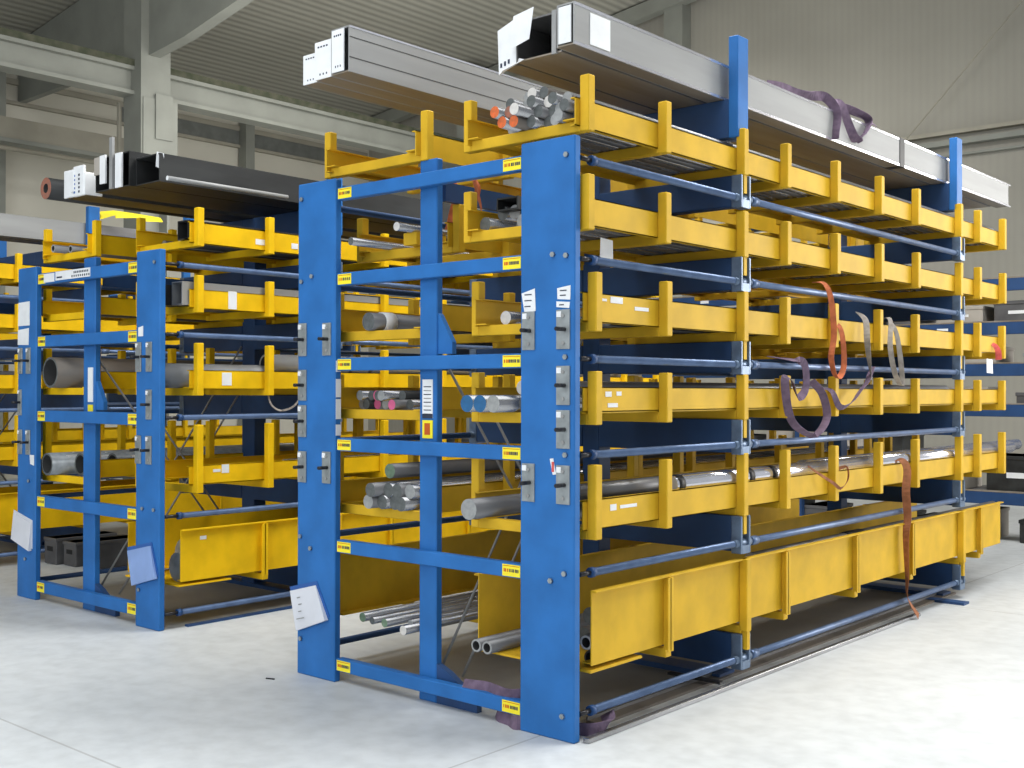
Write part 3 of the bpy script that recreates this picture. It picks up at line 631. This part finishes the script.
# left side of the second rack
for i, x in enumerate((-1.50, -1.43, -1.35)):
    bar(QX+x, .12+.1*i, 5.7, c2[0]+.03, .03, 'grey_steel', 'grey_end', 'small open grey pipe, %s of three on the second rack top left tray' % ['left', 'middle', 'right'][i], 'small pipes on the top left tray of the second rack', inner=.02, name='steel_pipe', cat='pipe')
pile(QX-1.68, [4], .06, c2[1], .35, 5.7, ['brown_steel', 'dark_steel'], ['dark_end'], 'second left tray, second rack', 'dark bars on the second left tray of the second rack')
bar(QX-1.50, .10, 5.7, c2[2]+.115, .115, 'brown_steel', 'dark_end', 'big wide open brownish pipe on the left of the second rack', None, inner=.10, name='steel_pipe', cat='pipe', n=24)
for i, x in enumerate((-1.62, -1.42, -1.24)):
    b = bar(QX+x, .14+.16*i, 5.7, c2[3]+.085, .085, 'film', 'dark_end', 'grey pipe with white diamond tag, %s of three, second rack left tray' % ['left', 'middle', 'right'][i], 'tagged grey pipes on the left of the second rack', inner=.07, name='steel_pipe', cat='pipe', n=20)
    m = MB(); m.poly([(.0615, .12, .0615), (.086, .20, .010), (.0615, .28, .0615), (.012, .20, .086)], [(0,1,2),(0,2,3)], M['paper']); m.build('diamond_tag', b)
for k, (x, y, h) in enumerate(((-7.00, 1.05, .24), (-6.74, 1.10, .22), (-6.48, 1.16, .25))):
    m = MB(); m.box(0, .22, 0, .6, 0, h, M['grey_crate'], .008); m.box(-.006, .226, -.006, .606, h-.03, h, M['grey_crate'], .004); m.box(.06, .16, -.004, 0, h*.5, h*.68, M['pvc'])
    tag(m.build('storage_bin', loc=(x, y, 0)), 'dark grey bin on the floor seen behind the second rack, %s of three' % ['left', 'middle', 'right'][k], 'bin', 'dark bins on the floor behind the second rack')
# on top of the second rack
t2 = TOP2[0]
bar(QX-1.38, .0, 6.0, t2+.08, .08, 'dark_steel', 'rust_end', 'dark steel pipe with reddish rim, outermost left on the second rack', None, inner=.035, name='steel_pipe', n=20, cat='pipe')
a = tube(QX-1.25, QX-.98, .10, 6.0, t2, t2+.15, 'dark_steel', 'flat dark section with white wrapped end on top of second rack')
m = MB()
m.box(-.012, .12, -.022, -.004, .0, .20, M['paper'], .004); m.box(.13, .275, -.026, -.004, -.004, .215, M['paper'], .005); m.box(.10, .15, -.032, -.006, .03, .19, M['paper'], .006)
m.box(-.012, .28, -.02, .14, .152, .165, M['paper'], .004); m.box(.271, .284, -.02, .12, .0, .16, M['paper'], .004)
for i in range(5): m.box(.14, .16, -.0275, -.024, .02+i*.03, .035+i*.03, M['pouch_blue']); m.box(.205, .225, -.0275, -.024, .02+i*.03, .036+i*.03, M['ink'])
m.build('wrapper', a)
b = tube(QX-.85, QX-.40, .10, 6.0, t2, t2+.24, 'dark_steel', 'dark section on the second rack with white strips on its end', None)
m = MB(); m.box(.0, .08, -.012, -.002, .12, .245, M['light_crate']); m.box(.08, .155, -.014, -.002, .05, .25, M['paper']); m.build('wrapper', b)
m = MB(); m.box(.215, .255, -.018, .0, 0, .36, M['galv']); m.box(.285, .37, -.014, -.002, .0, .24, M['paper']); m.build('end_flange', b)
c = tube(QX-.385, QX-.09, .14, 6.0, t2, t2+.19, 'dark_steel', 'dark section with pale top edge nearest the aisle, second rack top', None)
m = MB(); m.box(.28, .2815, 0, 6.0, .18, .192, M['galv']); m.box(.0, .28, .0, 6, .19, .1915, M['grey_steel']); m.build('edge_strip', c)
m = MB(); m.poly([(.275, -.01, .2), (.30, .03, .19), (.285, .04, .08), (.262, -.01, .1)], [(0,1,2,3)], M['paper']); m.build('paper_tag', c)
m = MB(); m.cyl((0, 0, 0), (0, 1.0, 0), .016, M['galv'], 8, cap=M['paper']); tag(m.build('thin_bar', loc=(QX-.03, .16, t2+.016)), 'thin pale bar with white tip beside the dark sections, second rack top', 'metal bar')
# top of the third rack
a = tube(PX-.20, PX-.07, -1.5, 1.52, t2, t2+.20, 'galv', 'broad pale grey section at far left on top of the hidden rack', None)
tube(PX-.45, PX-.25, -1.5, 5.5, t2, t2+.23, 'grey_steel', 'dark grey section behind the broad pale one at far left', None)
m = MB()
pp = [(0,0,0),(.05,.0,.03),(.12,.12,.05),(.22,.30,.03),(.34,.5,.0)]
for i in range(4):
    p, q = pp[i], pp[i+1]; m.poly([(p[0],p[1],p[2]),(q[0],q[1],q[2]),(q[0]+.05,q[1],q[2]-.05),(p[0]+.03,p[1],p[2]-.08)], [(0,1,2,3)], M['sticker'])
tag(m.build('lifting_sling', loc=(PX-.24, 1.72, t2+.32)), 'bright yellow lifting sling draped on the dark section at far left', 'sling')
for i, (rr, zi, n) in enumerate(((.05, 0, 5), (.06, 1, 4), (.08, 2, 3), (.05, 3, 5))):
    pile(PX-.66, [n], rr, c2[zi], .4, 5.8, ['dark_steel', 'brown_steel', 'grey_steel'], ['dark_end', 'grey_end'], 'on farthest left rack %s tray' % ORD[zi], 'bars in the farthest left rack', jitter=.4)
for i, (rr, zi, n) in enumerate(((.05, 0, 5), (.06, 1, 4), (.08, 2, 3), (.05, 3, 5))):
    pile(SX-.66, [n], rr, c2[zi], .4, 5.8, ['dark_steel', 'brown_steel', 'grey_steel'], ['dark_end', 'grey_end'], 'on hindmost rack %s tray' % ORD[zi], 'bars in the hindmost rack', jitter=.4)

# ------------------------------------------------------------------ webbing straps
def ribbon(name, pts, w, mat, label, wdir=(0, 1, 0), twist=0., cat='strap', group=None, t=.003, smooth=6):
    P = [Vector(p) for p in pts]; out = []
    n = len(P)
    for i in range(n-1):
        p0 = P[max(0, i-1)]; p1 = P[i]; p2 = P[i+1]; p3 = P[min(n-1, i+2)]
        for k in range(smooth):
            u = k/smooth
            out.append(.5*((2*p1)+(p2-p0)*u+(2*p0-5*p1+4*p2-p3)*u*u+(3*p1-p0-3*p2+p3)*u**3))
    out.append(P[-1])
    base = P[0].copy(); m = MB(); vs = []; wd = Vector(wdir).normalized(); N = len(out)
    for i, p in enumerate(out):
        tg = (out[min(N-1, i+1)]-out[max(0, i-1)]).normalized()
        w2 = (wd-tg*wd.dot(tg)); w2 = w2.normalized() if w2.length > 1e-4 else Vector((1, 0, 0))
        nn = tg.cross(w2); a = twist*i/N*2*pi
        w2 = (w2*math.cos(a)+nn*math.sin(a)).normalized(); nn = tg.cross(w2).normalized()
        for sx, sn in ((-1, -1), (1, -1), (1, 1), (-1, 1)):
            vs.append(p-base+w2*(sx*w/2)+nn*(sn*t/2))
    fs = []
    for i in range(N-1):
        for k in range(4):
            fs.append((i*4+k, i*4+(k+1) % 4, (i+1)*4+(k+1) % 4, (i+1)*4+k))
    fs.append((0, 3, 2, 1)); fs.append(tuple((N-1)*4+k for k in range(4)))
    m.poly(vs, fs, M[mat])
    return tag(m.build(name, loc=base), label, cat, group)
xo = .045
ribbon('lifting_strap', [(-.06, 3.70, 1.10), (.0, 3.71, 1.12), (xo, 3.71, 1.06), (xo, 3.69, .90), (xo, 3.72, .72), (xo, 3.69, .60), (xo, 3.71, .30), (xo, 3.72, .16), (xo+.03, 3.84, .02)], .055, 'strap_brown', 'brown webbing strap hanging from the fifth tray down to the floor', twist=.5)
ribbon('lifting_strap', [(-.05, 2.46, 2.27), (xo-.03, 2.49, 2.26), (xo, 2.52, 2.16), (xo, 2.56, 1.95), (xo, 2.52, 1.80), (xo, 2.60, 1.68), (xo, 2.70, 1.76), (xo, 2.66, 1.98), (xo-.05, 2.60, 2.05)], .036, 'strap_orange', 'orange webbing loop hanging across the third tray of the near rack', twist=.5)
ribbon('lifting_strap', [(-.06, 1.90, 1.80), (xo, 2.00, 1.78), (xo+.01, 2.14, 1.76), (xo, 2.18, 1.62), (xo, 2.08, 1.56), (xo+.01, 1.98, 1.66), (xo+.01, 1.90, 1.66), (xo, 1.98, 1.45), (xo+.01, 2.12, 1.36), (xo+.02, 2.28, 1.34), (xo+.02, 2.42, 1.44), (xo, 2.40, 1.58), (xo, 2.25, 1.66)], .048, 'strap_purple', 'mauve webbing strap looped over the fourth tray of the near rack', twist=.35, group=None)
ribbon('lifting_strap', [(-.05, 2.50, 1.62), (xo, 2.52, 1.60), (xo+.01, 2.62, 1.50), (xo+.01, 2.78, 1.52), (xo+.01, 2.92, 1.60), (xo, 3.05, 1.66), (xo-.03, 3.2, 1.76)], .04, 'strap_purple', 'mauve webbing strap sagging right of the looped one, fourth tray', twist=.3)
ribbon('lifting_strap', [(-.04, 3.50, 2.10), (xo-.02, 3.47, 2.08), (xo, 3.42, 1.9), (xo, 3.50, 1.72), (xo, 3.62, 1.64), (xo, 3.60, 1.80), (xo, 3.52, 2.0), (xo-.03, 3.47, 2.08)], .035, 'strap_grey', 'pale grey webbing loop hanging from the third tray, toward far end', twist=.5)
ribbon('lifting_strap', [(-.04, 3.08, 2.12), (xo-.02, 3.07, 2.06), (xo, 3.05, 1.92), (xo, 3.09, 1.76), (xo, 3.12, 1.68)], .04, 'strap_grey', 'grey-brown webbing tail hanging left of the pale loop, third tray', twist=.5)
ribbon('cable_loop', [(-.05, 2.40, 1.14), (.0, 2.42, 1.10), (xo, 2.55, 1.03), (xo, 2.66, .99), (xo, 2.76, 1.04), (xo, 2.74, 1.12), (.0, 2.66, 1.10)], .02, 'strap_brown', 'small brown strap loop around an upright of the fifth tray', twist=.2)
ribbon('lifting_strap', [(-.1, 5.60, 2.0), (-.02, 5.66, 1.99), (.02, 5.68, 1.94), (.02, 5.70, 1.86)], .05, 'strap_red', 'short red webbing tail near the far end of the third tray', twist=.2)
tzz = tz+.205
ribbon('lifting_strap', [(-.14, 2.05, tzz+.005), (-.14, 2.25, tzz+.03), (-.12, 2.42, tzz+.02), (-.12, 2.62, tzz+.05), (-.1, 2.75, tzz+.06), (-.07, 2.84, tzz-.02), (-.07, 2.82, tzz-.16), (-.07, 2.82, tzz-.20)], .06, 'strap_purple', 'mauve webbing strap flung over the pale section on top, front end', wdir=(0, 1, .3), twist=.3)
ribbon('lifting_strap', [(-.12, 2.80, tzz+.04), (-.08, 2.92, tzz+.05), (-.065, 3.0, tzz-.06), (-.06, 3.1, tzz-.15), (-.065, 3.22, tzz-.12), (-.08, 3.36, tzz+.02), (-.1, 3.2, tzz+.05), (-.12, 3.05, tzz+.05), (-.1, 3.5, tzz+.02)], .06, 'strap_purple', 'mauve webbing strap hanging in a fold on the top section, rear end', wdir=(0, 1, .3), twist=.4)
ribbon('lifting_strap', [(-.72, .03, .138), (-.66, .035, .140), (-.58, .05, .142), (-.50, .03, .146), (-.42, .035, .14), (-.35, .07, .15)], .07, 'strap_purple', 'mauve strap lying over the bottom beam of the near end frame', wdir=(0, .6, 1), twist=.15)
ribbon('lifting_strap', [(-.56, .10, .012), (-.50, .05, .022), (-.42, .03, .018), (-.34, .0, .03), (-.26, .09, .02), (-.10, .12, .02), (.0, .15, .03), (.03, .22, .05), (-.02, .28, .08)], .07, 'strap_purple', 'mauve strap lying crumpled on the floor beneath the bottom beam', wdir=(0, .5, 1), twist=.1)
ribbon('lifting_strap', [(-1.25, .5, 2.787), (-1.24, .52, 2.70), (-1.25, .5, 2.60), (-1.30, .5, 2.48), (-1.42, .5, 2.42)], .035, 'strap_orange', 'orange webbing strap hanging left of the centre column, second level', twist=.2)
ribbon('lifting_strap', [(-.93, .32, 2.72), (-.91, .34, 2.66), (-.94, .32, 2.55), (-.92, .36, 2.50), (-.88, .33, 2.56), (-.90, .3, 2.70)], .035, 'strap_orange', 'orange webbing loop hanging right of the centre column, second level', twist=.2)

ribbon('cable_loop', [(QX-.02, .98, 1.60), (QX-.01, 1.0, 1.50), (QX+.0, 1.08, 1.45), (QX+.0, 1.2, 1.48), (QX+.0, 1.27, 1.56), (QX-.02, 1.27, 1.60)], .014, 'strap_grey', 'thin grey cable loop drooping under the second rack third tray', cat='cable')
# loose steel bars on the floor along the near rack
tag(box('floor_rail', (.015, .05, .045, 3.95, .0, .024), M['steel'], bev=.003), 'long steel rail lying on the floor along the near rack', 'rail')
m = MB(); m.box(-.16, -.08, .3, 5.0, 0, .014, M['brown_steel']); m.box(-.16, -.15, .3, 5.0, .014, .03, M['grey_steel']); tag(m.build('guide_channel'), 'flat steel guide channel on the floor just inside the rail', 'rail')
m = MB(); m.box(-.25, .14, 4.55, 4.66, 0, .018, M['blue_dark']); tag(m.build('floor_plate'), 'dark steel plate on the floor at the far arm of the near rack', 'plate')
m = MB(); m.box(-.32, .015, 1.25, 1.29, .030, .042, M['black']); tag(m.build('flat_bar'), 'short black flat bar lying across the guide channel', 'metal bar')
m = MB(); m.box(QX-.02, QX+.02, .3, 5, 0, .014, M['blue_dark']); tag(m.build('floor_rail'), 'dark thin rail on the floor along the second rack', 'rail')
m = MB(); m.cyl((0,0,.004),(.05,.02,.004),.004,M['pvc'],6); tag(m.build('floor_debris', loc=(-2.0,-.2,0)), 'tiny dark scrap on the bare floor by the left post', 'scrap')
for k,(x,y) in enumerate(((.9,4.3),(1.0,4.9))):
    m = MB(); m.box(0,.05,0,.02,0,.006,M['pvc']); tag(m.build('floor_debris', loc=(x,y,0), rot=(0,0,.5)), ['nearer','farther'][k]+' dark scrap on the bright floor at right', 'scrap', 'scraps on the bright floor')

# document pouches fixed on the posts
def pouch(loc, pts, label, front, back, lines=0):
    o = thing('document_pouch', loc, label, 'document pouch')
    cx = sum(p[0] for p in pts)/4; cz = sum(p[1] for p in pts)/4
    m = MB(); big = [(cx+(x-cx)*1.06, cz+(z-cz)*1.03+.02) for x, z in pts]
    m.poly([(x, -.004, z) for x, z in big]+[(x, -.0005, z) for x, z in big], [(0,1,2,3),(7,6,5,4),(0,4,5,1),(1,5,6,2),(2,6,7,3),(3,7,4,0)], M[back]); m.build('backing', o)
    m = MB(); m.poly([(x, -.03+(.02 if z > cz else 0), z) for x, z in pts]+[(x, -.005, z) for x, z in pts], [(0,1,2,3),(7,6,5,4),(0,4,5,1),(1,5,6,2),(2,6,7,3),(3,7,4,0)], M[front])
    sh = m.build('paper', o)
    if lines:
        m = MB(); tx = Vector((pts[1][0]-pts[0][0], 0, pts[1][1]-pts[0][1])).normalized(); dn = Vector((pts[3][0]-pts[0][0], 0, pts[3][1]-pts[0][1]))
        for i in range(lines):
            q = Vector((pts[0][0], 0, pts[0][1]))+dn*(.22+.17*i)+tx*(.06 if i < lines-1 else .03)
            l = .03 if i < lines-1 else .07
            p2 = q+tx*l; yy = -.0325+(.02 if q.z > cz+.05 else (.012 if q.z > cz else .0))
            m.poly([(q.x, yy, q.z), (p2.x, yy, p2.z), (p2.x, yy, p2.z+.006), (q.x, yy, q.z+.006)], [(0,1,2,3)], M['grey_end'])
        m.build('print', sh)
    return o
pouch((-1.87, 0, 0), [(-.165, .458), (.06, .515), (.165, .335), (-.085, .245)], 'white paper in a blue pouch hung askew on the near left post', 'pouch_front', 'pouch_blue', 4)
pouch((-3.72, .09, 0), [(-.20, .50), (.09, .56), (.17, .35), (-.11, .275)], 'bluish clear pouch hung askew on the second rack right post', 'pouch_front2', 'pouch_blue')
pouch((-5.42, .09, 0), [(-.155, .64), (.13, .58), (.13, .37), (-.155, .44)], 'blank white sheet wrapped around the second rack left post', 'pouch_front', 'pouch_front')

# paper tags on trays and hanging tags
def hangtag(x, y, z, w, h, label, mat='paper'):
    m = MB(); m.poly([(0, 0, 0), (.0, w, -.005), (.006, w*.95, -h), (.004, -.01, -h*.95)], [(0,1,2,3)], M[mat]); tag(m.build('paper_tag', loc=(x, y, z)), label, 'paper tag')
hangtag(-.10, .33, 2.335, .10, .10, 'white paper tag hanging under the second tray by the post')
hangtag(.04, 5.35, 1.862, .14, .12, 'pale paper tag hanging under the third tray at far end')
hangtag(-.02, 2.32, 1.345, .12, .06, 'small white box-like tag beneath the mauve strap')
def stick(tr_x, y, z, w, h, label):
    m = MB(); m.box(0, .0015, 0, w, 0, h, M['paper']); tag(m.build('sticker', loc=(tr_x, y, z)), label, 'sticker', 'worn white stickers on the yellow rails')
for x, y, z, w, h, l in ((-.0195, .22, 2.02, .05, .012, 'left sticker on the third tray rail near the post'), (-.0195, .30, 2.015, .10, .03, 'middle sticker on the third tray rail near the post'), (-.0195, .50, 1.99, .12, .018, 'right sticker on the third tray rail near the post'),
        (-.0195, .26, 1.57, .05, .025, 'left sticker on the fourth tray rail near the post'), (-.0195, .35, 1.575, .04, .02, 'middle sticker on the fourth tray rail near the post'), (-.0195, .28, 1.52, .08, .02, 'lower sticker on the fourth tray rail near the post'),
        (-.0195, .30, 1.03, .05, .03, 'small sticker on the fifth tray rail near the post'), (-.0195, .38, 1.035, .14, .016, 'long sticker on the fifth tray rail near the post')):
    stick(x, y, z, w, h, l)
for y, z, w, h, l in ((.55, 2.165, .07, .125, 'upright white sheet on the second rack second tray rail'), (.50, 1.63, .08, .09, 'upright white sheet on the second rack third tray rail'), (.78, 2.64, .08, .04, 'worn sticker on the second rack highest tray rail, left one'), (1.10, 2.64, .06, .04, 'worn sticker on the second rack highest tray rail, right one'), (.50, 1.02, .06, .06, 'worn sticker on the second rack fourth tray rail'), (.43, 1.03, .06, .02, 'small worn sticker left on the second rack fourth tray rail'), (.30, .58, .05, .025, 'small sticker on the second rack deep tray panel')):
    stick(QX-.0195 if z > .7 else QX+.0205, OY+y, z, w, h, l)

# ------------------------------------------------------------------ far shelving behind, at right
S = thing('pallet_rack', (-6.2, 8.4, 0), 'dark blue shelving rack standing behind the near rack at far right', 'shelving')
lv = [.40, 1.33, 1.76, 2.20, 2.66]
for x in (0, 3.0, 6.0, 9.0):
    for y in (0, .9):
        m = MB(); m.box(x, x+.09, y, y+.08, 0, 2.85, M['blue_dark'], .004); m.build('upright', S)
for z in lv:
    for k in range(3):
        m = MB(); m.box(k*3+.09, k*3+3.0, .0, .05, z, z+.13, M['blue_dark'], .004); m.box(k*3+.09, k*3+3.0, -.002, .05, z+.13, z+.145, M['galv_brown'])
        m.box(k*3+.6, k*3+.7, -.003, 0, z+.04, z+.08, M['paper']); m.box(k*3+1.7, k*3+1.82, -.003, 0, z+.04, z+.08, M['paper']); m.build('shelf_beam', S)
    m = MB(); m.box(0, 9.09, .05, .95, z+.10, z+.125, M['grey_crate']); m.build('shelf', S)
ci = 0
for li, z in enumerate([0]+lv[:-1]):
    x = .25
    while x < 7.3:
        w = random.choice((.35, .5, .7)); hmax = ([.4]+[1.0]*5)[li] if li == 0 else (lv[li]-lv[li-1]-.2)
        h = hmax*random.uniform(.5, .95); zb = 0 if li == 0 else z+.125
        mt = M[random.choice(('grey_crate', 'grey_crate', 'light_crate', 'dark_steel', 'film'))]
        m = MB(); m.box(0, w, 0, .6, 0, h, mt, .01); m.box(-.008, w+.008, -.008, .608, h-.04, h, mt, .006); m.box(w*.3, w*.7, -.006, 0, h*.4, h*.55, M['paper'])
        ci += 1
        o = m.build('storage_crate', loc=(-6.0+x, 8.5, zb))
        tag(o, 'crate on the %s shelf of the dark blue shelving behind' % ['floor', 'lowest', 'second', 'third', 'fourth'][li], 'crate', 'crates on the %s level of the far shelving' % ['floor', 'lowest', 'second', 'third', 'fourth'][li])
        x += w+random.uniform(.08, .3)

# ------------------------------------------------------------------ camera
cd = bpy.data.cameras.new('camera'); co = bpy.data.objects.new('camera', cd); COL.objects.link(co)
yaw, pit, rol = -.7145, .0055, .0018
F = Vector((math.sin(yaw)*math.cos(pit), math.cos(yaw)*math.cos(pit), math.sin(pit)))
Rr = Vector((math.cos(yaw), -math.sin(yaw), 0)); U = Rr.cross(F)
R2v = Rr*math.cos(rol)+U*math.sin(rol); U2 = -Rr*math.sin(rol)+U*math.cos(rol)
mt = Matrix((R2v, U2, -F)).transposed().to_4x4(); mt.translation = Vector((3.1689, -4.0858, 1.6)); co.matrix_world = mt
cd.sensor_width = 36; cd.lens = 1140.819/1024*36; cd.clip_end = 200
sc.camera = co

# ------------------------------------------------------------------ light
def area(name, loc, target, size, sy, power, color):
    l = bpy.data.lights.new(name, 'AREA'); l.shape = 'RECTANGLE'; l.size = size; l.size_y = sy; l.energy = power; l.color = color
    o = bpy.data.objects.new(name, l); COL.objects.link(o); o.location = loc
    d = Vector(target)-Vector(loc); o.rotation_euler = d.to_track_quat('-Z', 'Y').to_euler(); return o
area('door_daylight', (4.2, 10.2, 3.0), (.2, 4.6, .6), 4.5, 4.0, 620, (1, .97, .93))
area('hall_fill', (-1.0, -10.5, 4.0), (-2.8, 2.0, .9), 9, 4, 420, (.95, .98, 1))  # fill lamp added behind the camera, lifts the rack fronts
area('front_floor_fill', (-.8, -4.0, 7.6), (-.8, -3.6, 0), 9, 5, 420, (.96, .98, 1))  # unseen overhead fill, added to brighten the front floor
area('aisle_floor_fill', (1.35, 3.2, 8.8), (1.5, 3.2, 0), 2.0, 7, 1000, (1, .99, .96))  # fill lamp added above the right aisle to brighten its floor
area('between_racks_fill', (-2.6, 1.5, 8.4), (-2.9, 1.5, 0), 1.2, 5, 170, (1, .99, .96))  # extra fill added over the gap for the second rack's faces
area('rear_fill', (-8, 8.5, 7.0), (-9, 9.5, 0), 6, 4, 300, (1, .98, .93))  # added fill for the rear of the hall, no roof opening modelled
area('ceiling_fill', (-7, 6.5, 4.6), (-9, 8.5, 9), 9, 7, 260, (1, .98, .93))  # added lamp aimed upward from mid-height to brighten the ceiling
w = bpy.data.worlds.new('world'); sc.world = w; w.use_nodes = True
w.node_tree.nodes['Background'].inputs[0].default_value = (.88, .94, 1, 1); w.node_tree.nodes['Background'].inputs[1].default_value = .45
sc.view_settings.view_transform = 'Standard'; sc.view_settings.look = 'None'; sc.view_settings.exposure = 0.0
sc.cycles.use_denoising = True
sc.cycles.max_bounces = 6; sc.cycles.diffuse_bounces = 3
